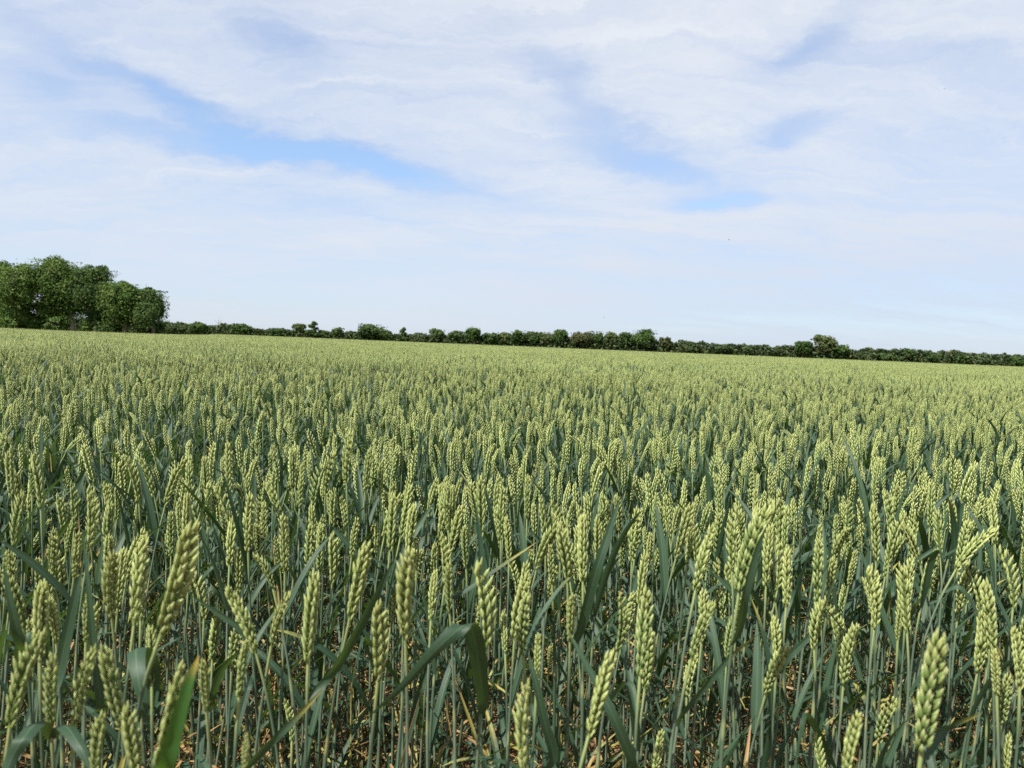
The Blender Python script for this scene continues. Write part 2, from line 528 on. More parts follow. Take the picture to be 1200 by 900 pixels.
HERO = [  # ear tip x, y, ear base x, y in the photograph, what tells it apart
    (47, 674, 47, 775, 'pale wheat stalk, taller left one of two ears rising above the lower left corner clump'),
    (64, 687, 66, 752, 'slim wheat stalk, ear close against right side of a taller pale ear'),
    (23, 660, 27, 735, 'green wheat stalk, ear near left picture border above the blurred corner ears'),
    (32, 728, 12, 852, 'large blurred wheat stalk leaning right beside left picture border'),
    (62, 756, 60, 850, 'wheat stalk with ear above two arching dark leaves in lower left corner'),
    (104, 752, 88, 852, 'wheat stalk with ear curving right, left of the big blurred middle ear pair'),
    (104, 690, 101, 752, 'wheat stalk, ear half hidden behind a tall narrow upright dark blade'),
    (133, 625, 131, 723, 'wheat stalk, left one of two equal straight ears standing side by side at left'),
    (162, 622, 157, 733, 'wheat stalk, right one of two equal straight ears standing side by side at left'),
    (247, 608, 190, 740, 'wheat stalk with long ear leaning strongly right, most tilted on the left side'),
    (124, 746, 143, 850, 'big blurred wheat stalk with ear leaning left, next to the folded grey leaf'),
    (117, 823, 112, 912, 'wheat stalk with short ear low at bottom, below the left leaning blurred ear'),
    (157, 818, 160, 915, 'blurred wheat stalk cut by bottom border, directly below the folded grey leaf'),
    (236, 764, 184, 905, 'blurred wheat stalk with ear slanting right behind a bright green upright blade'),
    (173, 730, 178, 800, 'wheat stalk with small ear just right of the folded grey leaf'),
    (277, 680, 300, 765, 'wheat stalk with ear leaning left where a thin blue blade touches it'),
    (308, 641, 320, 690, 'wheat stalk with small ear above a close pair of ears, left of centre'),
    (332, 688, 318, 757, 'wheat stalk with ear leaning slightly right beside the left leaning ear with thin blade'),
    (363, 663, 361, 775, 'wheat stalk with long wide isolated ear left of the slanting dark blade'),
    (284, 743, 280, 817, 'wheat stalk with slender upright ear below the left leaning ear with thin blade'),
    (242, 762, 242, 832, 'wheat stalk with dull ear behind the tip of the bright green blade'),
    (340, 820, 342, 868, 'wheat stalk with very small low ear beneath the long isolated ear'),
    (288, 857, 286, 905, 'wheat stalk with short ear at bottom border right of the bright green blade'),
    (100, 620, 87, 675, 'wheat stalk with small ear bending right left of the two equal straight ears'),
    (435, 627, 410, 725, 'wheat stalk with ear slanting right behind the dark slanting blade left of centre'),
    (472, 625, 475, 750, 'tall wheat stalk with broad ear directly above the sharply folded leaf, to its left'),
    (455, 695, 443, 797, 'wheat stalk with ear leaning right behind the lower end of the sharply folded leaf'),
    (523, 650, 527, 717, 'wheat stalk with slim ear between the broad tall ear and the ear at the fold'),
    (508, 665, 505, 727, 'wheat stalk with short bright ear carrying a long thin blade to the right'),
    (582, 653, 570, 760, 'wheat stalk with dense ear bearing the broad sharply folded leaf in front of centre'),
    (608, 693, 613, 767, 'wheat stalk with narrow ear between the shaded ear and the twin small ears'),
    (632, 740, 629, 800, 'wheat stalk, left one of two small ears above the blurred bottom centre ear'),
    (645, 743, 643, 784, 'wheat stalk, right and shorter one of two small ears at bottom centre'),
    (602, 793, 614, 900, 'blurred pale wheat stalk with upright ear at bottom border near the centre'),
    (722, 760, 690, 862, 'wheat stalk with blurred ear leaning right over crossing green blades'),
    (742, 690, 724, 762, 'wheat stalk with ear leaning right directly above the blurred leaning ear'),
    (762, 683, 750, 792, 'wheat stalk with long dense two rowed ear standing free right of centre'),
    (776, 853, 766, 912, 'heavily blurred wheat stalk with only its ear top above bottom border right of centre'),
    (590, 715, 592, 765, 'wheat stalk with small dark ear in the shade beside the dense shaded ear'),
    (644, 633, 647, 685, 'wheat stalk with slim upright ear left of the tall ear pair by the broad blade'),
    (662, 605, 665, 682, 'wheat stalk, upper left ear of a cluster left of the broad dark upright blade'),
    (668, 683, 668, 752, 'wheat stalk, lowest ear of the cluster left of the broad dark upright blade'),
    (683, 597, 683, 682, 'wheat stalk, ear of the cluster touching the broad dark upright blade'),
    (833, 612, 815, 692, 'wheat stalk with ear leaning right above another right leaning ear'),
    (884, 580, 866, 692, 'tall wheat stalk with long ear behind the dark upright blade right of centre'),
    (828, 697, 810, 772, 'wheat stalk with pale ear leaning right, lower of two right leaning ears'),
    (928, 637, 921, 712, 'wheat stalk with upright ear standing free right of the dark upright blade'),
    (962, 625, 958, 705, 'wheat stalk, left one of two neighbouring bright ears on the right side'),
    (972, 643, 970, 709, 'wheat stalk, right one of two neighbouring bright ears on the right side'),
    (1157, 605, 1120, 668, 'wheat stalk kinked below its ear, with a yellowing blade hanging to the right'),
    (1093, 645, 1080, 707, 'wheat stalk with ear under a bent blade left of the kinked ear'),
    (1062, 606, 1078, 662, 'wheat stalk with ear leaning left above the ear under a bent blade'),
    (1096, 728, 1080, 880, 'largest blurred pale wheat stalk standing alone in the lower right corner area'),
    (1004, 828, 990, 912, 'blurred wheat stalk at bottom border left of the largest pale ear'),
    (966, 860, 964, 915, 'wheat stalk with ear just above bottom border beside a taller blurred ear'),
    (1184, 858, 1177, 915, 'blurred wheat stalk in the bottom right corner'),
    (1165, 755, 1168, 815, 'wheat stalk with striped ear in shade beside the hanging yellowing blade'),
    (1198, 735, 1195, 805, 'wheat stalk with ear cut by the right picture border'),
    (1194, 640, 1187, 712, 'wheat stalk with tall ear along right border above the hanging yellowing blade'),
    (1022, 675, 1022, 720, 'wheat stalk with small isolated upright ear right of the two bright ears'),
    (1054, 703, 1052, 750, 'wheat stalk with small ear between the isolated ear and the largest pale ear'),
    (900, 712, 893, 747, 'wheat stalk with small ear low beside a blade with yellow tip'),
    (1160, 688, 1155, 732, 'wheat stalk with small ear behind the hanging yellowing blade'),
]
# pixel paths of the blades that stand out: hero index, height on its stem, [(x, y, nearer by)], width, ageing
HLEAF = [
    (29, .70, [(566, 822, .01), (562, 785, .03), (556, 748, .045), (548, 733, .055), (535, 739, .065), (507, 765, .075), (470, 806, .08), (430, 842, .08)], .0185, .0),
    (14, .86, [(177, 800, .0), (172, 775, .01), (160, 761, .03), (163, 800, .055), (176, 862, .06)], .021, .0),
    (13, .72, [(192, 905, .03), (203, 865, .035), (218, 810, .035), (233, 768, .03)], .0115, .24),
    (18, .80, [(388, 790, -.01), (412, 752, .0), (444, 692, .0), (464, 652, -.01)], .0115, .0),
    (41, .90, [(680, 738, .0), (698, 672, .01), (713, 625, .0), (726, 586, -.01)], .0125, .05),
    (44, .93, [(866, 738, .01), (873, 700, .03), (886, 648, .03), (897, 618, .03)], .0115, .0),
    (49, .97, [(1128, 690, .01), (1155, 735, .02), (1180, 780, .03), (1212, 845, .03)], .011, .55),
    (15, .93, [(284, 740, .0), (256, 719, .0), (223, 697, .0)], .007, .0),
    (28, .95, [(520, 707, .0), (548, 690, .0), (580, 668, -.01), (628, 636, -.03)], .008, .25),
    (31, .62, [(648, 890, .01), (638, 845, .02), (628, 800, .02), (619, 765, .01)], .011, .05),
    (36, .62, [(740, 890, .02), (720, 842, .03), (697, 797, .02), (662, 733, .0)], .011, .1),
    (19, .66, [(288, 900, .02), (320, 868, .02), (350, 838, .01), (379, 807, .0)], .009, .32),
    (4, .93, [(48, 846, .02), (30, 862, .05), (12, 892, .06), (2, 930, .07)], .014, .0),
    (4, .91, [(74, 850, .02), (92, 872, .04), (108, 905, .05)], .012, .0),
    (45, .70, [(800, 836, .01), (830, 801, .01), (860, 766, .0), (889, 743, .0)], .009, .30),
    (6, .72, [(117, 830, .03), (110, 760, .03), (105, 700, .03), (97, 622, .02)], .009, .0),
    (0, .82, [(66, 800, -.02), (76, 755, -.03), (88, 700, -.04), (96, 668, -.05)], .012, .0),
    (50, .96, [(1084, 690, .01), (1092, 655, .02), (1102, 645, .03), (1104, 670, .04)], .012, .1),
    (52, .55, [(1104, 858, -.02), (1120, 848, -.02), (1150, 836, -.02)], .008, .3),
    (36, .90, [(735, 800, -.02), (700, 838, -.03), (655, 868, -.04)], .009, .0),
    (29, .86, [(566, 690, -.02), (563, 640, -.03), (556, 585, -.04)], .009, .0),
    (58, .96, [(1186, 740, .02), (1168, 700, .0), (1150, 655, -.02)], .010, .05),
    (2, .93, [(24, 752, .02), (14, 712, .03), (4, 660, .03)], .012, .0),
    (46, .80, [(925, 770, .0), (955, 735, -.02), (985, 660, -.03)], .009, .1),
]

SPARE = {}
hero_xy = []
for hi, (tx, ty, bx, by, lab) in enumerate(HERO):
    g = np.random.default_rng(700 + hi)
    want = g.uniform(.085, .096)
    best = None
    for d_ in np.linspace(.36, 1.6, 160):
        a_, b_ = at(tx, ty, d_), at(bx, by, d_)
        ln = (a_ - b_).length
        zt = a_.z
        cost = ((ln - want) / .012) ** 2 + ((zt - .785) / .035) ** 2
        if ln > .118 or ln < .055: cost += 50
        if best is None or cost < best[0]: best = (cost, d_, a_, b_, ln)
    _, d_, a_, b_, ln = best
    a_ = a_ + Vector((0, g.normal(0, .008), 0))
    dirv = (a_ - b_).normalized()
    root_xy = Vector((b_.x - dirv.x * .10 + g.normal(0, .018), b_.y + .01 + g.normal(0, .02), 0))
    cur = stem_curve((0, 0, 0), b_ - root_xy, dirv, 18)
    t_ = wheat(lab)
    t_.location = root_xy
    link('stem', stem_mb(cur, g, 8).mesh('stem', [MAT['stem']]), t_)
    e = link('ear', EAR_ME[hi % N_EAR], t_)
    e.matrix_local = frame_to(dirv, g.uniform(0, 6.28) if g.random() < .5 else g.choice([0, math.pi]) + g.normal(0, .5), b_ - root_xy, ln / .0955)
    hero_xy.append((root_xy.x, root_xy.y))

    def on(s):
        x = s * (len(cur) - 1); i = min(int(x), len(cur) - 2); f = x - i
        return cur[i] * (1 - f) + cur[i + 1] * f
    done = 0
    for (hh, s0, pp, wd, sen) in HLEAF:
        if hh != hi: continue
        f_ = at(pp[0][0], pp[0][1], d_ - pp[0][2]) - root_xy
        s0 = min(np.linspace(.2, .98, 60), key=lambda q_: (Vector(on(q_)) - f_ + Vector((0, 0, .02))).length)
        ctrl = [on(s0)] + [np.array(at(px, py, d_ - near) - root_xy) for px, py, near in pp]
        pts = spline(ctrl, 40)
        mb = MB()
        leaf_mb(mb, pts, wd, 0, sen, float(g.uniform(.2, .8)), 7, g.normal(0, .3), up=(1.0, .35, .1) if abs(pts[-1][0] - pts[0][0]) < .12 else (.35, .6, .6), fold=.16, w0=.45, wr=1.6)
        link('leaf', mb.mesh('leaf', [MAT['fresh_leaf' if hi == 13 else 'leaf']]), t_)
        done += 1
    # the rest of its leaves, lower down
    az = g.uniform(0, 6.28)
    for (s0, ln_, w_, el, dr, sen, pr) in ((.50, .19, .011, 60, 60, .12, 1.0), (.28, .18, .008, 50, 95, .55, .9), (.10, .14, .006, 20, 100, 1.2, .8)):
        if g.random() > pr: continue
        mb = MB()
        az += math.pi + g.normal(0, .5)
        leaf_mb(mb, leaf_path(g, on(s0 + g.normal(0, .03)), az, ln_ * g.uniform(.8, 1.2), R(el + g.normal(0, 10)), R(dr + g.normal(0, 25)), 16), w_, 0,
                float(np.clip(sen + g.normal(0, .2), 0, 2)), float(g.uniform(0, 1)), 5, g.normal(0, .7))
        link('leaf', mb.mesh('leaf', [MAT['leaf']]), t_)

# plain near stalks: 24 builds, copied with their parts
PROTO = []
for k in range(24):
    g, cur, d, topp, leaves = plant_geo(4000 + k, 0, .77)
    me_s = stem_mb(cur, g, 7).mesh('stem', [MAT['stem']])
    lm = []
    for pts, w, s_ in leaves:
        mb = MB(); leaf_mb(mb, pts, w, 0, s_, float(g.uniform(0, 1)), 5, g.normal(0, .7))
        lm.append(mb.mesh('leaf', [MAT['leaf']]))
    PROTO.append((me_s, lm, d, topp, g.uniform(0, 6.28)))

R_IN = .91
cand = []
while len(cand) < 2600:
    x, y = rng.uniform(-1.6, 1.6), rng.uniform(.3, 1.9)
    cand.append((x, y))
kept = []
cell = .041
for x, y in cand:
    u = x / y
    if abs(u) > .72: continue
    r = y * math.sqrt(1 + .3 * u * u)
    if r < R_IN: continue
    if all((x - a) ** 2 + (y - b) ** 2 > cell ** 2 for a, b in kept): kept.append((x, y))
kept = [p for p in kept if math.hypot(*p) > 1.02 or rng.random() < .5]
kept.sort(key=lambda p: p[1] * math.sqrt(1 + .3 * (p[0] / p[1]) ** 2))
kept = kept[:300 - len(HERO)]
R_OUT = max(y * math.sqrt(1 + .3 * (x / y) ** 2) for x, y in kept)
print('near stalks', len(kept), 'out to', round(R_OUT, 2))
built = [None] * len(PROTO)
for i, (x, y) in enumerate(kept):
    k = int(rng.integers(0, len(PROTO)))
    hs = 1 + rng.normal(0, .05) - (rng.random() < .3) * rng.uniform(0, .2)
    if built[k] is None:
        me_s, lm, d, topp, tw = PROTO[k]
        r_ = wheat(LAB0)
        link('stem', me_s, r_)
        e = link('ear', EAR_ME[k % N_EAR], r_); e.matrix_local = frame_to(d, tw, topp, rng.uniform(.76, 1.0))
        for me in lm: link('leaf', me, r_)
        built[k] = r_
    else:
        src = built[k]
        r_ = src.copy(); col.objects.link(r_)
        for ch in list(src.children):
            c = ch.copy(); col.objects.link(c); c.parent = r_
            if c.name.startswith('ear'): c.data = EAR_ME[int(rng.integers(0, N_EAR))]
    r_.location = (x, y, 0); r_.rotation_euler = (0, 0, rng.uniform(0, 6.28)); r_.scale = (.96, .96, hs * (.955 - .10 * (1 - float(sstep(.85, 1.08, math.hypot(x, y))))))

# ---- everything farther off: one mass of crop
VAR = {0: [joined_plant(9000 + k, 1) for k in range(28)]}
# undergrowth: low green and withered blades between the stalks
und = []
for k in range(10):
    g = np.random.default_rng(300 + k); mb = MB()
    for j in range(4):
        leaf_mb(mb, leaf_path(g, (g.normal(0, .02), g.normal(0, .02), g.uniform(0, .12)), g.uniform(0, 6.28), g.uniform(.10, .30), R(g.uniform(15, 85)), R(g.uniform(30, 120)), 9),
                g.uniform(.004, .009), 2, float(g.choice([0, .1, .5, .9, 1.3, 1.6])), float(g.uniform(0, 1)), 3, g.normal(0, .8))
    und.append(mb)
VAR[1] = und


# eared stalks have leafy companions without an ear
com = []
for k in range(14):
    g = np.random.default_rng(1300 + k); mb = MB()
    for j in range(3):
        z0 = g.uniform(.30, .52)
        leaf_mb(mb, leaf_path(g, (g.normal(0, .015), g.normal(0, .015), z0), g.uniform(0, 6.28), g.uniform(.17, .30), R(g.uniform(45, 86)), R(abs(g.normal(25, 35))), 11, g.uniform(.5, .8) if g.random() < .2 else None),
                g.uniform(.009, .0145), 2, float(np.clip(g.normal(0, .1), 0, .4)), float(g.uniform(0, 1)), 3, g.normal(0, .8))
    tube_mb(mb, spline([(0, 0, 0), (g.normal(0, .01), g.normal(0, .01), .3), (g.normal(0, .02), g.normal(0, .02), .52)], 5), [.0021] * 5, 4, 0, rnd=float(g.uniform(0, 1)))
    com.append(mb)
VAR[4] = com


tang = []
for k in range(12):
    g = np.random.default_rng(1700 + k); mb = MB()
    for j in range(4):
        leaf_mb(mb, leaf_path(g, (g.normal(0, .02), g.normal(0, .02), g.uniform(.05, .38)), g.uniform(0, 6.28), g.uniform(.16, .34), R(g.uniform(25, 85)), R(abs(g.normal(45, 45))), 11, g.uniform(.4, .8) if g.random() < .25 else None),
                g.uniform(.0035, .0085), 2, float(g.choice([0, 0, .05, .15, .3, .7])), float(g.uniform(0, 1)), 3, g.normal(0, 1.0))
    tang.append(mb)
VAR[5] = tang


def tile(seed, size, per, lod):
    g = np.random.default_rng(seed); mb = MB()
    base = [joined_plant(seed * 50 + k, lod) for k in range(14)]
    for j in range(int(size * size * per)):
        M = Matrix.Translation((g.uniform(-size / 2, size / 2), g.uniform(-size / 2, size / 2), 0)) @ Matrix.Rotation(g.uniform(0, 6.28), 4, 'Z') @ Matrix.Diagonal((1, 1, 1.01 + g.normal(0, .05) - (g.random() < .33) * g.uniform(0, .22), 1))
        mb.merge(base[int(g.integers(0, 14))], M)
    for j in range(int(70 * size * size) if size < 2 else 0):
        mb.merge(com[int(g.integers(0, len(com)))], Matrix.Translation((g.uniform(-.5, .5), g.uniform(-.5, .5), .02)) @ Matrix.Rotation(g.uniform(0, 6.28), 4, 'Z'))
    return mb


VAR[2] = [tile(20 + k, 1.0, 205, 2) for k in range(4)]
VAR[3] = [tile(40 + k, 2.5, 320, 2) for k in range(3)]


def hedge_y(x): return 156.0 - .12 * x


P, CLS, VID, ROT, SCL = [], [], [], [], []


def put(x, y, c, rot, s):
    P.append((x, y, float(gz(x, y)))); CLS.append(c); VID.append(int(rng.integers(0, len(VAR[c])))); ROT.append(rot); SCL.append(s * (.915 if c in (0, 2, 3, 4) else 1.0))


def in_near_block(x, y):
    return y > 0 and abs(x / y) <= .72 and y * math.sqrt(1 + .3 * (x / y) ** 2) < R_OUT + .01


D_MID, D_FAR = 9.0, 42.0
half = math.tan(R(41))
clumps = [(rng.uniform(-8, 8), rng.uniform(1.5, 9), rng.uniform(.15, .5)) for _ in range(26)]
for i in range(int(158 * (2 * (D_MID + 1.4) * half) * (D_MID + .2))):
    y = rng.uniform(.12, D_MID); w = (y + 1.4) * half
    x = rng.uniform(-1, 1) * (D_MID + 1.4) * half
    if abs(x) > w or x * x + y * y < .45 ** 2 or in_near_block(x, y): continue
    thin = max([math.exp(-((x - a) ** 2 + (y - b) ** 2) / (c * c)) for a, b, c in clumps])
    if rng.random() < .5 * thin: continue
    if y < 1.0 and abs(x) < .62 * y + .36: continue
    if y < 1.3 and abs(x) > .7 * y and math.hypot(x, y) < 1.5 and rng.random() < .6: continue
    patch = .03 * math.sin(1.3 * x + .7) * math.sin(1.1 * y + .4)
    put(x, y, 0, (rng.normal(0, .05), .05 + rng.normal(0, .05), rng.uniform(0, 6.28)), 1.008 + rng.normal(0, .048) + patch - (rng.random() < .33) * rng.uniform(0, .22))
for i in range(4200):
    y = .3 + 4.2 * rng.random() ** .7; x = rng.uniform(-1, 1) * (y + .8) * half
    put(x, y, 1, (rng.normal(0, .1), rng.normal(0, .1), rng.uniform(0, 6.28)), rng.uniform(.7, 1.3))
for i in range(int(165 * (2 * (D_MID + 1.4) * half) * D_MID)):
    y = rng.uniform(.9, D_MID); x = rng.uniform(-1, 1) * (D_MID + 1.4) * half
    if abs(x) > (y + 1.4) * half or rng.random() > float(sstep(1.2, 2.6, y)): continue
    put(x, y, 4, (rng.normal(0, .04), rng.normal(0, .04), rng.uniform(0, 6.28)), rng.uniform(.85, 1.12))
for i in range(2100):
    y = .75 + 3.0 * rng.random() ** .62; x = rng.uniform(-1, 1) * (y + .8) * half
    put(x, y, 5, (rng.normal(0, .08), rng.normal(0, .08), rng.uniform(0, 6.28)), rng.uniform(.8, 1.15))
n_y = int(D_FAR - D_MID)
for j in range(n_y):
    y = D_MID + .5 + j
    for x in np.arange(-(y + 3) * half, (y + 3) * half, 1.0):
        put(x, y, 2, (0, 0, rng.integers(0, 4) * math.pi / 2), 1 + .022 * math.sin(.9 * x + .5 * y) * math.sin(.43 * y + 1) + rng.normal(0, .012))
for y in np.arange(D_MID + n_y + 1.25, 165, 2.5):
    for x in np.arange(-(y + 4) * half, (y + 4) * half, 2.5):
        if y > hedge_y(x) - 4: continue
        if x / y < -.40 and y > 113: continue
        put(x, y, 3, (0, 0, rng.integers(0, 4) * math.pi / 2), 1 + rng.normal(0, .012))

me = bpy.data.meshes.new('wheat_crop')
me.vertices.add(len(P)); me.vertices.foreach_set('co', np.array(P, np.float32).ravel())
for nm, ty, dat in (('cls', 'INT', CLS), ('vid', 'INT', VID), ('scl', 'FLOAT', SCL)):
    a = me.attributes.new(nm, ty, 'POINT'); a.data.foreach_set('value', np.array(dat))
a = me.attributes.new('rot', 'FLOAT_VECTOR', 'POINT'); a.data.foreach_set('vector', np.array(ROT, np.float32).ravel())
crop = link('wheat_crop', me)
tag(crop, 'dense mass of green wheat stretching away to the far hedge', 'wheat crop', kind='stuff')

gt = bpy.data.node_groups.new('crop', 'GeometryNodeTree')
gt.interface.new_socket('Geometry', in_out='INPUT', socket_type='NodeSocketGeometry')
gt.interface.new_socket('Geometry', in_out='OUTPUT', socket_type='NodeSocketGeometry')
gi = gt.nodes.new('NodeGroupInput'); go = gt.nodes.new('NodeGroupOutput')
jout = gt.nodes.new('GeometryNodeJoinGeometry')


def named(nm, ty):
    nd = gt.nodes.new('GeometryNodeInputNamedAttribute'); nd.data_type = ty
    nd.inputs['Name'].default_value = nm
    return nd.outputs['Attribute']


for c, mbs in VAR.items():
    jn = gt.nodes.new('GeometryNodeJoinGeometry')
    for k, mb in enumerate(mbs):
        po = bpy.data.objects.new('crop_piece', mb.mesh('crop_piece', WM))
        oi = gt.nodes.new('GeometryNodeObjectInfo')
        oi.inputs['Object'].default_value = po
        gi_ = gt.nodes.new('GeometryNodeGeometryToInstance')
        gt.links.new(oi.outputs['Geometry'], gi_.inputs[0])
        gt.links.new(gi_.outputs[0], jn.inputs[0])
    cmp_ = gt.nodes.new('FunctionNodeCompare'); cmp_.data_type = 'INT'; cmp_.operation = 'EQUAL'
    ia = [s for s in cmp_.inputs if s.type == 'INT']
    gt.links.new(named('cls', 'INT'), ia[0]); ia[1].default_value = c
    ip = gt.nodes.new('GeometryNodeInstanceOnPoints')
    gt.links.new(gi.outputs[0], ip.inputs['Points'])
    gt.links.new(cmp_.outputs[0], ip.inputs['Selection'])
    gt.links.new(jn.outputs[0], ip.inputs['Instance'])
    ip.inputs['Pick Instance'].default_value = True
    gt.links.new(named('vid', 'INT'), ip.inputs['Instance Index'])
    er = gt.nodes.new('FunctionNodeEulerToRotation')
    gt.links.new(named('rot', 'FLOAT_VECTOR'), er.inputs[0])
    gt.links.new(er.outputs[0], ip.inputs['Rotation'])
    gt.links.new(named('scl', 'FLOAT'), ip.inputs['Scale'])
    gt.links.new(ip.outputs[0], jout.inputs[0])
gt.links.new(jout.outputs[0], go.inputs[0])
md = crop.modifiers.new('crop', 'NODES'); md.node_group = gt

# ------------------------------------------------------------------ ground
rings = np.concatenate([[0.0], np.geomspace(.06, 4.5, 120), np.geomspace(5, 3500, 60)])
seg = 220
th = np.arange(seg) * 2 * np.pi / seg
X = rings[:, None] * np.cos(th)[None]; Y = rings[:, None] * np.sin(th)[None]
Z = gz(X, Y)
bump = sum(a * np.sin(X * fx + Y * fy + ph) for a, fx, fy, ph in [(rng.uniform(.1, 1) * .0045, *rng.normal(0, 26, 2), rng.uniform(0, 6)) for _ in range(26)])
Z = Z + bump * (rings[:, None] < 5) - .006
i, j = np.meshgrid(np.arange(len(rings) - 1), np.arange(seg), indexing='ij')
j2 = (j + 1) % seg
F = np.stack([i * seg + j, (i + 1) * seg + j, (i + 1) * seg + j2, i * seg + j2], -1).reshape(-1, 4)
mb = MB(); mb.add(np.stack([X, Y, Z], -1).reshape(-1, 3), [F])
tag(link('ground', mb.mesh('ground', [MAT['soil']])), kind='structure')

# straw and withered leaves lying on the soil
mb = MB()
for i in range(7500):
    y = rng.uniform(.4, 4.6); x = rng.uniform(-1, 1) * (y + .6) * half
    if rng.random() > .35 + .65 * (math.sin(5.1 * x + 2 * y) * math.sin(4.3 * y - 1.7 * x) > -.1): continue
    a = rng.uniform(0, 6.28); ln = rng.uniform(.03, .20); w = .0012 + .004 * rng.random() ** 2.2
    k = rng.normal(0, .4); zc = .004 + .09 * rng.random() ** 2.5
    s = np.linspace(-.5, .5, 5)
    ax = a + k * s
    c = np.stack([x + ln * s * np.cos(ax), y + ln * s * np.sin(ax), zc + rng.normal(0, .030) * s * 2 + .006 * rng.random() * (1 - 4 * s * s)], -1)
    nrm = np.array([-math.sin(a), math.cos(a), rng.normal(0, .5)]) * w * .5
    V = np.concatenate([c - nrm, c + nrm])
    mb.add(V, [[[q_, q_ + 1, q_ + 6, q_ + 5] for q_ in range(4)]], rnd=float(rng.uniform(0, 1)))
tag(link('straw_litter', mb.mesh('straw_litter', [MAT['straw']])), 'brown straw and withered leaves lying on soil between stalks', 'straw', kind='stuff')


# ------------------------------------------------------------------ trees and hedge
def leaf_cloud(mb, C, size, g, mat=0, N=None):
    """one small four-sided leaf clump at each point of C"""
    n = len(C)
    nv = g.normal(0, 1, (n, 3)); nv[:, 2] = np.abs(nv[:, 2]) + .25
    if N is not None: nv = g.normal(0, .62, (n, 3)) + N + np.array([0, 0, .25])
    nv /= np.linalg.norm(nv, axis=1)[:, None]
    a = np.cross(nv, g.normal(0, 1, (n, 3))); a /= np.linalg.norm(a, axis=1)[:, None]
    b = np.cross(nv, a)
    s = size * g.uniform(.55, 1.35, (n, 1))
    q_ = [a * s, b * s * g.uniform(.5, .9, (n, 1)), -a * s * g.uniform(.7, 1, (n, 1)), -b * s * g.uniform(.5, .9, (n, 1))]
    bend = nv * s * g.uniform(-.35, .1, (n, 1))
    V = np.stack([C + q_[0] + bend, C + q_[1], C + q_[2] + bend, C + q_[3]], 1).reshape(-1, 3)
    F = np.arange(4 * n).reshape(-1, 4)
    mb.add(V, [F], mat, rnd=np.repeat(g.uniform(0, 1, n), 4))


def crown_points(g, blobs, n, lobes=16):
    """points on and in many small lobes that together fill the blobs (cx, cy, cz, rx, ry, rz)"""
    out, nrm = [], []
    vol = np.array([b[3] * b[5] for b in blobs]); vol = vol / vol.sum()
    for b, f in zip(blobs, vol):
        c = np.array(b[:3]); r = np.array(b[3:])
        k = max(5, int(lobes * (.5 + f)))
        d = g.normal(0, 1, (k, 3)); d[:, 2] = d[:, 2] * .9 + .15
        d /= np.linalg.norm(d, axis=1)[:, None]
        lc = c + d * r * g.uniform(.40, .74, (k, 1))
        lr = g.uniform(.26, .44, k)
        m = int(n * f)
        idx = g.integers(0, k, m)
        p = g.normal(0, 1, (m, 3)); p[:, 2] += .25
        p /= np.linalg.norm(p, axis=1)[:, None]
        p = p * (g.uniform(0, 1, (m, 1)) ** .62)
        out.append(lc[idx] + p * r * lr[idx][:, None]); nrm.append(p / (np.linalg.norm(p, axis=1)[:, None] + 1e-6) * .7 + d[idx] * .5)
        core = np.clip(g.normal(0, .42, (int(m * .30), 3)), -.8, .8)
        out.append(c + core * r); nrm.append(core / (np.linalg.norm(core, axis=1)[:, None] + 1e-6))
    return np.concatenate(out), np.concatenate(nrm)


def tree(name, label, base, height, blobs, n, leaf, mat, seed, trunk_r=.25, cat='tree', group=None, bark='bark', limbs=6):
    """base: ground point; blobs relative to it, in metres"""
    g = np.random.default_rng(seed)
    root = tag(empty(name, base), label, cat, group)
    mb = MB()
    top = height * .72
    cx = np.mean([b[0] for b in blobs])
    tr = spline([(0, 0, -.2), (g.normal(0, .05) * height * .2, 0, height * .2), (cx * .4, 0, height * .45), (cx * .7, 0, top)], 12)
    tube_mb(mb, tr, np.linspace(trunk_r, trunk_r * .3, 12) * np.where(np.arange(12) == 0, 1.35, 1), 9)
    for k in range(limbs):
        b = blobs[k % len(blobs)]
        s = int(g.integers(3, 9)); p0 = tr[s]
        e = np.array(b[:3]) + g.normal(0, .5, 3) * np.array(b[3:])
        mid = (p0 + e) / 2 + np.array([0, 0, .06 * height])
        tube_mb(mb, spline([p0, mid, e], 7), np.linspace(trunk_r * .42, trunk_r * .08, 7), 6)
    link('trunk', mb.mesh('trunk', [MAT[bark]]), root)
    cb = MB()
    C, N = crown_points(g, blobs, n)
    ok = C[:, 2] > .1
    leaf_cloud(cb, C[ok], leaf, g, N=N[ok])
    link('crown', cb.mesh('crown', [MAT[mat]], smooth=False), root)
    return root


def px_base(x, Y):
    """ground point under photo column x at depth Y"""
    p = at(x, 404 + (x - 600) * .0405, Y)
    return Vector((p.x, Y, float(gz(p.x, Y))))


PXM = lambda Y: Y / FPX       # metres in one photo pixel at depth Y

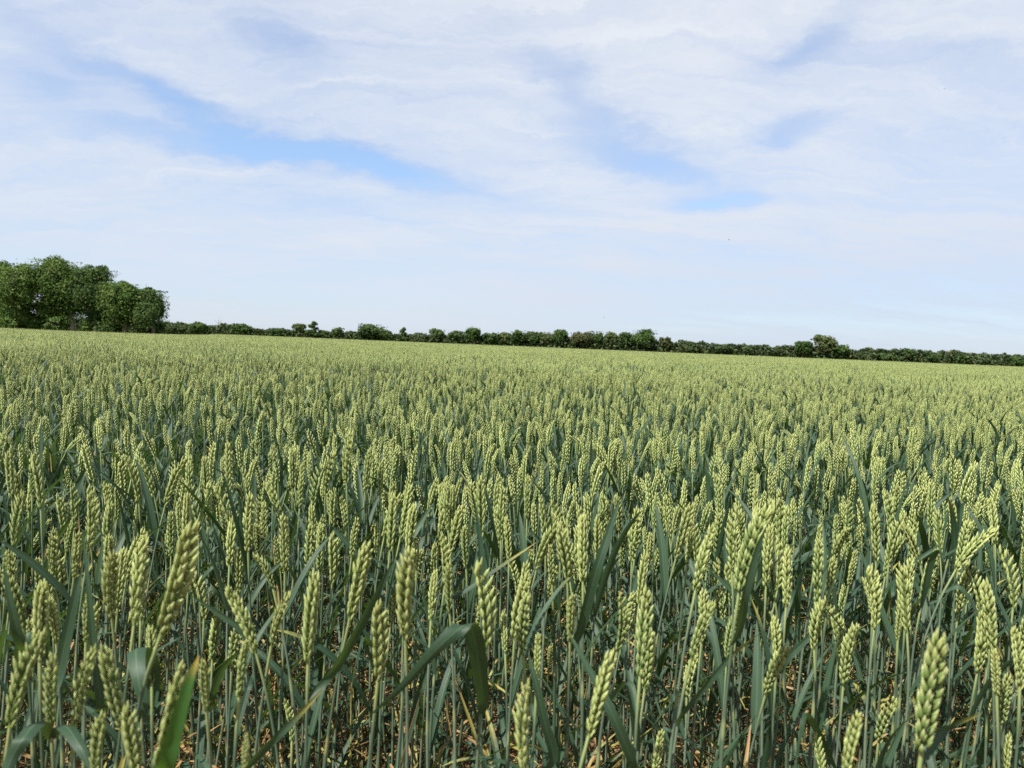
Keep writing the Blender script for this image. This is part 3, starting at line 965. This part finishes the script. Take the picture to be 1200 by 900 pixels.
# the wood at the left edge: big broadleaf trees
WOOD = [  # x of trunk, depth, [(lobe centre x, y, half width, half height) in photo pixels], leaves, material, bark, label
    (-4, 124, [(-10, 340, 26, 36), (4, 352, 18, 30)], 9000, 'foliage_mid', 'bark', 'tall broadleaf tree cut by the left picture border', .34),
    (18, 120, [(22, 338, 22, 26), (34, 326, 17, 18), (20, 364, 18, 20)], 8000, 'foliage_mid', 'bark', 'rounded mid green broadleaf tree second from the left border', .40),
    (86, 122, [(66, 332, 27, 30), (82, 350, 24, 28), (58, 364, 20, 22)], 11000, 'foliage_mid', 'pale_bark', 'tallest broadleaf tree of the wood, with a pale trunk showing', .45),
    (112, 120, [(104, 340, 20, 26), (120, 338, 17, 24), (112, 362, 18, 22)], 9000, 'foliage_dark', 'bark', 'dark broadleaf tree right of the tallest one with pale trunk', .38),
    (148, 118, [(144, 352, 20, 22), (157, 358, 16, 22), (142, 371, 20, 15)], 8000, 'foliage_mid', 'bark', 'lower round broadleaf tree sloping down to the end of the wood', .35),
    (180, 118, [(172, 359, 17, 22), (184, 371, 11, 16)], 7000, 'foliage_dark', 'bark', 'dark low broadleaf tree at the right end of the wood', .33),
]
for k, (x, Y, lob, n, mt, bk, lab, tr_) in enumerate(WOOD):
    b = px_base(x, Y); s = PXM(Y); g = np.random.default_rng(50 + k)
    bl = []
    for lx, ly, hw, hh in lob:
        c = at(lx, ly, Y)
        bl.append((c.x - b.x, g.normal(0, 1.2), c.z - b.z, hw * s * 1.2, hw * s * 1.1, hh * s * 1.06))
    tree('broadleaf_tree', lab, b, max(q_[2] + q_[5] for q_ in bl), bl, int(n * 5.0), .155, mt, 60 + k, tr_, group='trees of the wood at the field corner', bark=bk, limbs=9)
# bushes under the wood
for k, (x, top, hw, mt, lab) in enumerate([
    (8, 366, 12, 'foliage_mid', 'shaded bush under the trees next to the left border'),
    (36, 362, 14, 'foliage_dark', 'dark bush under the rounded tree left of the pale gap'),
    (68, 362, 15, 'foliage_dark', 'dark ivy covered bush left of the pale trunk'),
    (104, 368, 9, 'foliage_mid', 'small green bush right of the pale trunk'),
    (124, 366, 13, 'foliage_dark', 'broad dark bush below the dark broadleaf tree'),
    (137, 367, 7, 'foliage_mid', 'upright green bush beside the lighter bush under the wood'),
    (163, 371, 7, 'foliage_pale', 'pale green upright bush in front of the wood'),
    (184, 370, 12, 'foliage_dark', 'dark bush closing the right end of the wood')]):
    Y = 117.5 + 3 * (k % 2); b = px_base(x, Y); s = PXM(Y); h_ = (386.5 - top + 4 * (k % 2)) * s
    tree('bush', lab, b, h_, [(0, 0, h_ * .48, hw * s, hw * s * .8, h_ * .52)], 1800, .26, mt, 90 + k, .10, 'bush', 'bushes under the wood', limbs=4)

# hedge along the far side: one long thing
hx = [-60, 190, 209, 222, 232, 246, 262, 268, 282, 295, 302, 320, 340, 360, 400, 440, 470, 520, 560, 620, 660, 700, 760, 775, 787, 800, 830, 860, 890, 905, 930, 990, 1003, 1015, 1040, 1060, 1100, 1126, 1150, 1180, 1200, 1500]
hh = [14, 13, 13, 10, 14, 10, 13, 14, 14, 11, 8, 9, 9, 9, 9, 10, 8, 10, 12, 15, 15, 15, 14, 13, 14, 16, 14, 13, 14, 13, 15, 16, 12, 15, 16, 15, 15, 17, 14, 15, 15, 14]
g = np.random.default_rng(77)
mb = MB(); C = []
for i in range(100000):
    px_ = g.uniform(-60, 1500)
    Y = 156.0
    u = at(px_, 404, 1.0).x
    Y = 156.0 / (1 + .12 * u)
    x = u * Y
    top = np.interp(px_, hx, hh) * Y / FPX * (.93 + .13 * math.sin(px_ * .31 + 1.2 * math.sin(px_ * .07)) * math.sin(px_ * .113))
    top = (top + 1.0) * .90
    z = top * g.uniform(0, 1) ** 1.05 if i % 4 else g.uniform(.2, 1.9)
    dep = (1.5 * (1 - .55 * (z / top) ** 2)) * g.normal(0, .62)
    C.append((x + g.normal(0, .1), Y + dep, z))
leaf_cloud(mb, np.array(C), .30, g)
hedge = tag(empty('hedge', (0, 156, 0)), 'long dark uneven hedge along the far side of the field', 'hedge')
C0 = mb.v[0]; mb.v[0] = C0 - np.array([0, 156.0, 0])
link('foliage', mb.mesh('foliage', [MAT['foliage_hedge']], smooth=False), hedge)
mb = MB()
for px_ in np.arange(-50, 1500, 7.0):
    u = at(px_, 404, 1.0).x; Y = 156.0 / (1 + .12 * u)
    x = u * Y + g.normal(0, .3)
    tube_mb(mb, spline([(x, Y - 156, -.1), (x + g.normal(0, .1), Y - 156, .8), (x + g.normal(0, .3), Y - 156, 1.7)], 5), np.linspace(.06, .02, 5), 5)
link('stem', mb.mesh('stem', [MAT['bark']]), hedge)

HT = [  # x, top y, half width (px), crown bottom (px above base), material, kind, label
    (209, 376, 13, 1, 'foliage_hedge', 'bush', 'rounded hedge bush next to the right end of the wood'),
    (231, 376, 14, 1, 'foliage_dark', 'bush', 'dark domed hedge bush left of the bare dead tree'),
    (281, 379, 15, 1, 'foliage_dark', 'bush', 'wide low hedge bush right of the bare dead tree'),
    (325, 383, 11, 1, 'foliage_row', 'bush', 'small green hedge bush left of the pale slim tree'),
    (350, 378, 9, 3, 'foliage_pale', 'tree', 'pale slim tree left of the layered dark tree'),
    (367, 375, 10, 6, 'foliage_dark', 'layered', 'small dark tree with layered open branches standing above the hedge'),
    (382, 387, 7, 1, 'foliage_row', 'bush', 'small hedge bush right of the layered dark tree'),
    (396, 383, 8, 3, 'foliage_row', 'tree', 'small tree left of the large round lone tree'),
    (436, 378, 22, 1, 'foliage_row', 'tree', 'large round spreading tree standing above the low hedge'),
    (453, 386, 7, 1, 'foliage_dark', 'bush', 'dark bush at the right foot of the large round tree'),
    (472, 382, 8, 5, 'foliage_dark', 'layered', 'little tree with flat top just right of the large round tree'),
    (492, 389, 12, 1, 'foliage_hedge', 'bush', 'low wide hedge bush right of the little flat topped tree'),
    (512, 384, 11, 2, 'foliage_row', 'tree', 'pointed green tree left of two round trees near the middle'),
    (535, 386, 13, 1, 'foliage_row', 'tree', 'broad low tree between a pointed tree and a dark round tree'),
    (554, 382, 11, 2, 'foliage_dark', 'tree', 'dark round tree standing before a gap in the tree row'),
    (575, 389, 11, 1, 'foliage_dark', 'bush', 'dark bush right of the gap in the tree row'),
    (590, 388, 11, 1, 'foliage_pale', 'tree', 'pale greyish tree in the middle of the row'),
    (607, 385, 12, 2, 'foliage_row', 'tree', 'mid green rounded tree right of the pale greyish tree'),
    (626, 387, 12, 2, 'foliage_row', 'tree', 'broad tree between the rounded tree and the knobbly topped tree'),
    (641, 387, 10, 1, 'foliage_pale', 'tree', 'lighter tree touching the knobbly topped tree on its left'),
    (656, 384, 11, 2, 'foliage_dark', 'tree', 'dark knobbly topped tree left of the brownish tree'),
    (683, 387, 16, 2, 'foliage_brown', 'tree', 'brownish wide tree in the middle of the row'),
    (698, 386, 9, 2, 'foliage_row', 'tree', 'narrow green tree on the right side of the brownish tree'),
    (714, 387, 10, 2, 'foliage_pale', 'tree', 'light green tree between the brownish tree and the tallest pair'),
    (733, 387, 12, 2, 'foliage_row', 'tree', 'left and lower tree of the tall pair right of the middle'),
    (755, 384, 17, 2, 'foliage_dark', 'tree', 'right and taller tree of the tall pair right of the middle'),
    (780, 394, 8, 3, 'foliage_brown', 'tree', 'small olive brown tree right of the tall pair'),
    (812, 400, 12, 2, 'foliage_hedge', 'bush', 'grey green bush at the start of the even hedge stretch'),
    (846, 402, 13, 2, 'foliage_hedge', 'bush', 'grey green bush in the middle of the even hedge stretch'),
    (878, 403, 13, 2, 'foliage_hedge', 'bush', 'grey green bush at the end of the even hedge stretch'),
    (913, 405, 9, 2, 'foliage_hedge', 'bush', 'small bush left of the dark tree by the pale tall tree'),
    (940, 398, 13, 2, 'foliage_dark', 'tree', 'dark tree on the left side of the pale tall tree'),
    (966, 390, 16, 3, 'foliage_pale', 'tree', 'pale tall domed tree on the right half of the hedge'),
    (984, 402, 13, 2, 'foliage_dark', 'tree', 'dark spreading tree on the right side of the pale tall tree'),
    (1016, 411, 10, 1, 'foliage_hedge', 'bush', 'low bush between the pale tall tree and the round dark bush'),
    (1040, 413, 12, 1, 'foliage_row', 'bush', 'green bush left of the round dark bush'),
    (1064, 407, 10, 2, 'foliage_dark', 'tree', 'round dark tree rising above the right hedge'),
    (1090, 413, 12, 1, 'foliage_row', 'bush', 'green bush right of the round dark tree'),
    (1126, 413, 9, 1, 'foliage_dark', 'bush', 'dark bush rising above the hedge near its right end'),
    (1152, 418, 11, 1, 'foliage_hedge', 'bush', 'olive bush between two dark bushes near the right border'),
    (1191, 418, 11, 1, 'foliage_dark', 'bush', 'dark bush next to the right picture border'),
]
for k, (x, top, hw, cb_, mt, kind, lab) in enumerate(HT):
    g = np.random.default_rng(500 + k)
    u = at(x, 404, 1.0).x
    Y = 156.0 / (1 + .12 * u) - g.uniform(.6, 1.6)
    b = px_base(x, Y); s = PXM(Y)
    by = 404 + (x - 600) * .0405
    h_ = (by - top) * s + 1.0
    w = hw * s
    cbm = cb_ * s + (.3 if kind == 'bush' else .7)
    mid = (h_ + cbm) / 2; rz = (h_ - cbm) / 2
    bl = []
    if kind == 'layered':
        for j in range(5):
            bl.append((((-1) ** j) * .34 * w * (1 - .16 * j), g.normal(0, .3), cbm - .4 + (h_ - cbm) * (.05 + .21 * j), w * (.74 - .09 * j) * g.uniform(.85, 1.05), w * .6, .50))
        n = 1500
    else:
        bl.append((0, 0, mid, w * .92, w * .85, rz * .95))
        for j in range(3):
            bl.append((g.uniform(-.6, .6) * w, g.normal(0, .3), mid + rz * g.uniform(-.1, .45), w * .5, w * .5, rz * .52))
        n = int(800 + 150 * hw * (h_ - cbm) / 4)
    tree('hedgerow_tree' if kind != 'bush' else 'bush', lab, b, h_, bl, n, .20, mt, 800 + k, max(.06, .03 * h_), 'tree' if kind != 'bush' else 'bush',
         'trees and bushes growing in the far hedge', limbs=5)

# the bare dead tree
u = at(256, 404, 1.0).x; Y = 156 / (1 + .12 * u); b = px_base(256, Y)
dead = tag(empty('dead_tree', b), 'thin bare dead tree poking out of the hedge at left', 'tree')
mb = MB(); g = np.random.default_rng(3)
tube_mb(mb, spline([(0, 0, 0), (.05, 0, 2), (.0, 0, 3.6), (.12, 0, 4.2)], 9), np.linspace(.09, .025, 9), 6)
link('trunk', mb.mesh('trunk', [MAT['pale_bark']]), dead)
for k in range(7):
    z = g.uniform(2.4, 3.8); a = g.uniform(0, 6.28); mb = MB(); l_ = g.uniform(.5, 1.2)
    tube_mb(mb, spline([(0.02, 0, z), (math.cos(a) * l_ * .5, math.sin(a) * l_ * .5, z + .4), (math.cos(a) * l_, math.sin(a) * l_, z + l_)], 6), np.linspace(.035, .012, 6), 5)
    link('branch', mb.mesh('branch', [MAT['pale_bark']]), dead)

# tree line far beyond on both sides so that the horizon is closed
# birds: tiny dots in the sky
for k, (x, y, Y, lab) in enumerate([(854, 281, 95, 'tiny dark bird in the sky right of the middle'), (708, 372, 110, 'tiny grey bird low over the far trees'), (1107, 104, 120, 'tiny faint bird high in the sky at right')]):
    p = at(x, y, Y)
    r_ = tag(empty('bird', p), lab, 'bird', 'birds flying in the distance')
    mb = MB()
    tube_mb(mb, [(-.11, 0, 0), (-.07, 0, .0), (0, 0, .01), (.07, 0, .012), (.11, 0, .0)], [.004, .022, .032, .022, .004], 8)
    link('body', mb.mesh('body', [MAT['plumage']]), r_)
    for s in (-1, 1):
        mb = MB()
        V = [(.05, s * .02, .01), (.04, s * .12, .05), (.0, s * .22, .03), (-.04, s * .12, .045), (-.04, s * .02, .008)]
        V = V + [(a_, b_, c_ - .006) for a_, b_, c_ in V]
        mb.add(V, [[[0, 1, 3, 4], [9, 8, 6, 5]], [[1, 2, 3], [8, 7, 6]]])
        link('wing', mb.mesh('wing', [MAT['plumage']]), r_)
    r_.rotation_euler = (0, 0, .6 * k)

# ------------------------------------------------------------------ light and sky
SUN_EL, SUN_AZ = R(55), R(-136)         # azimuth clockwise from +Y: to the left and a little behind the lens
sd = Vector((math.sin(SUN_AZ) * math.cos(SUN_EL), math.cos(SUN_AZ) * math.cos(SUN_EL), math.sin(SUN_EL)))
ld = bpy.data.lights.new('sun', 'SUN'); ld.energy = 5.0; ld.angle = R(.6); ld.color = (1.0, .955, .88)
sun = bpy.data.objects.new('sun', ld); col.objects.link(sun)
sun.rotation_euler = sd.to_track_quat('Z', 'Y').to_euler()
sun.location = (-20, -10, 40)

w = bpy.data.worlds.new('World'); sc.world = w; w.use_nodes = True
nt = w.node_tree; nt.nodes.clear(); q = NT(nt)
sky = q.n('ShaderNodeTexSky', sky_type='NISHITA'); sky.sun_disc = False
sky.sun_elevation = SUN_EL; sky.sun_rotation = SUN_AZ
sky.air_density = 1.0; sky.dust_density = .6; sky.ozone_density = 1.2
gen = q.n('ShaderNodeTexCoord').outputs['Generated']
sp = q.n('ShaderNodeSeparateXYZ'); q.l(gen, sp.inputs[0])
zz = q.math('ADD', q.math('MAXIMUM', sp.outputs[2], 0.0), .20)
cxp = q.math('DIVIDE', sp.outputs[0], zz); cyp = q.math('DIVIDE', sp.outputs[1], zz)
cv = q.n('ShaderNodeCombineXYZ'); q.l(cxp, cv.inputs[0]); q.l(cyp, cv.inputs[1])
plane = cv.outputs[0]


def cloud_xy(x, y):
    v = (CR @ Vector(((x - 600) / FPX, -(y - 450) / FPX, -1.0))).normalized()
    k = max(v.z, 0) + .20
    return np.array([v.x / k, v.y / k])


# slow warp so that edges of the gaps are wispy
wn = q.n('ShaderNodeTexNoise'); wn.inputs['Scale'].default_value = 1.6; wn.inputs['Detail'].default_value = 8; wn.inputs['Roughness'].default_value = .66
q.l(plane, wn.inputs['Vector'])
ws = q.n('ShaderNodeVectorMath', operation='SUBTRACT'); q.l(wn.outputs['Color'], ws.inputs[0]); ws.inputs[1].default_value = (.5, .5, .5)
wm = q.n('ShaderNodeVectorMath', operation='SCALE'); q.l(ws.outputs[0], wm.inputs[0]); wm.inputs['Scale'].default_value = .6
wp = q.n('ShaderNodeVectorMath', operation='ADD'); q.l(plane, wp.inputs[0]); q.l(wm.outputs[0], wp.inputs[1])
wsep = q.n('ShaderNodeSeparateXYZ'); q.l(wp.outputs[0], wsep.inputs[0])


def gap(x0, y0, x1, y1, half_px, amp):
    """an elongated opening in the cirrus between two sky directions"""
    a, b = cloud_xy(x0, y0), cloud_xy(x1, y1)
    c = (a + b) / 2; ax = b - a; L = np.linalg.norm(ax) / 2; ax = ax / (2 * L)
    mx, my = (x0 + x1) / 2, (y0 + y1) / 2
    n_ = np.array([-(y1 - y0), x1 - x0], float); n_ /= np.linalg.norm(n_)
    wv = cloud_xy(mx + n_[0] * half_px, my + n_[1] * half_px) - c
    W = abs(wv @ np.array([-ax[1], ax[0]])) + 1e-4
    dx = q.math('SUBTRACT', wsep.outputs[0], float(c[0])); dy = q.math('SUBTRACT', wsep.outputs[1], float(c[1]))
    p = q.math('DIVIDE', q.math('ADD', q.math('MULTIPLY', dx, float(ax[0])), q.math('MULTIPLY', dy, float(ax[1]))), float(L))
    r_ = q.math('DIVIDE', q.math('ADD', q.math('MULTIPLY', dx, float(-ax[1])), q.math('MULTIPLY', dy, float(ax[0]))), float(W))
    d2 = q.math('ADD', q.math('MULTIPLY', p, p), q.math('MULTIPLY', r_, r_))
    return q.math('MULTIPLY', q.math('EXPONENT', q.math('MULTIPLY', d2, -1.0)), amp)


gs = [gap(85, 55, 330, 180, 14, .50), gap(210, 162, 530, 212, 12.5, 1.0), gap(600, 40, 760, 190, 30, .25), gap(690, 165, 830, 215, 18, .36),
      gap(780, 232, 890, 240, 10, .58), gap(880, 165, 970, 160, 14, .30), gap(880, 90, 1010, 20, 26, .32), gap(0, 90, 130, 120, 30, .28), gap(400, 80, 300, 40, 26, .25)]
tot = gs[0]
for x in gs[1:]: tot = q.math('ADD', tot, x)
mp = q.n('ShaderNodeMapping'); mp.inputs['Rotation'].default_value = (0, 0, R(28)); mp.inputs['Scale'].default_value = (.55, 1.7, 1)
q.l(wp.outputs[0], mp.inputs[0])
fine = q.noise(1.5, 9, .62, mp.outputs[0], .4)
broad = q.noise(.45, 4, .5, plane)
calm = q.math('ADD', .45, q.math('MULTIPLY', q.ramp(sp.outputs[2], .0, .20), .55))
cov = q.math('ADD', q.math('MULTIPLY', q.math('SUBTRACT', fine, .5), q.math('MULTIPLY', calm, .75)), q.math('MULTIPLY', q.math('SUBTRACT', broad, .5), .5))
mp2 = q.n('ShaderNodeMapping'); mp2.inputs['Rotation'].default_value = (0, 0, R(34)); mp2.inputs['Scale'].default_value = (.7, 4.5, 1)
q.l(wp.outputs[0], mp2.inputs[0])
fibre = q.noise(2.6, 10, .68, mp2.outputs[0], .6)
cov = q.math('ADD', cov, q.math('MULTIPLY', q.math('SUBTRACT', fibre, .5), q.math('MULTIPLY', calm, .46)))
cov = q.math('ADD', cov, .86)
brk = q.math('ADD', .30, q.math('ADD', q.math('MULTIPLY', fine, .75), q.math('MULTIPLY', fibre, .55)))
cov = q.math('SUBTRACT', cov, q.math('MULTIPLY', tot, brk))
cov = q.math('MINIMUM', q.math('MAXIMUM', cov, .28), 1.0)
low = q.math('MULTIPLY', q.ramp(sp.outputs[2], .30, .0), q.math('ADD', .5, q.math('MULTIPLY', q.ramp(sp.outputs[0], -.35, .6), .5)))
thick = q.math('SUBTRACT', q.ramp(cov, .40, 1.12), q.math('MULTIPLY', low, .75), clamp=True)
cloud = q.mix(thick, (4.70, 5.2, 6.3), (6.15, 6.5, 7.0))
blue = q.n('ShaderNodeVectorMath', operation='MULTIPLY'); q.l(sky.outputs[0], blue.inputs[0]); blue.inputs[1].default_value = (1.10, 1.34, 1.55)
base = q.mix(cov, blue.outputs[0], cloud)
bg = q.n('ShaderNodeBackground'); bg.inputs[1].default_value = .0595
q.l(base, bg.inputs[0])
wo = q.n('ShaderNodeOutputWorld'); q.l(bg.outputs[0], wo.inputs[0])

sc.view_settings.view_transform = 'Standard'
sc.view_settings.look = 'None'
sc.view_settings.exposure = 1.15
sc.view_settings.gamma = 1
sc.view_settings.use_curve_mapping = False
sc.render.engine = 'CYCLES'
sc.cycles.max_bounces = 6
sc.cycles.diffuse_bounces = 2
sc.cycles.glossy_bounces = 2
sc.cycles.transmission_bounces = 3
sc.cycles.transparent_max_bounces = 4
sc.cycles.use_denoising = False
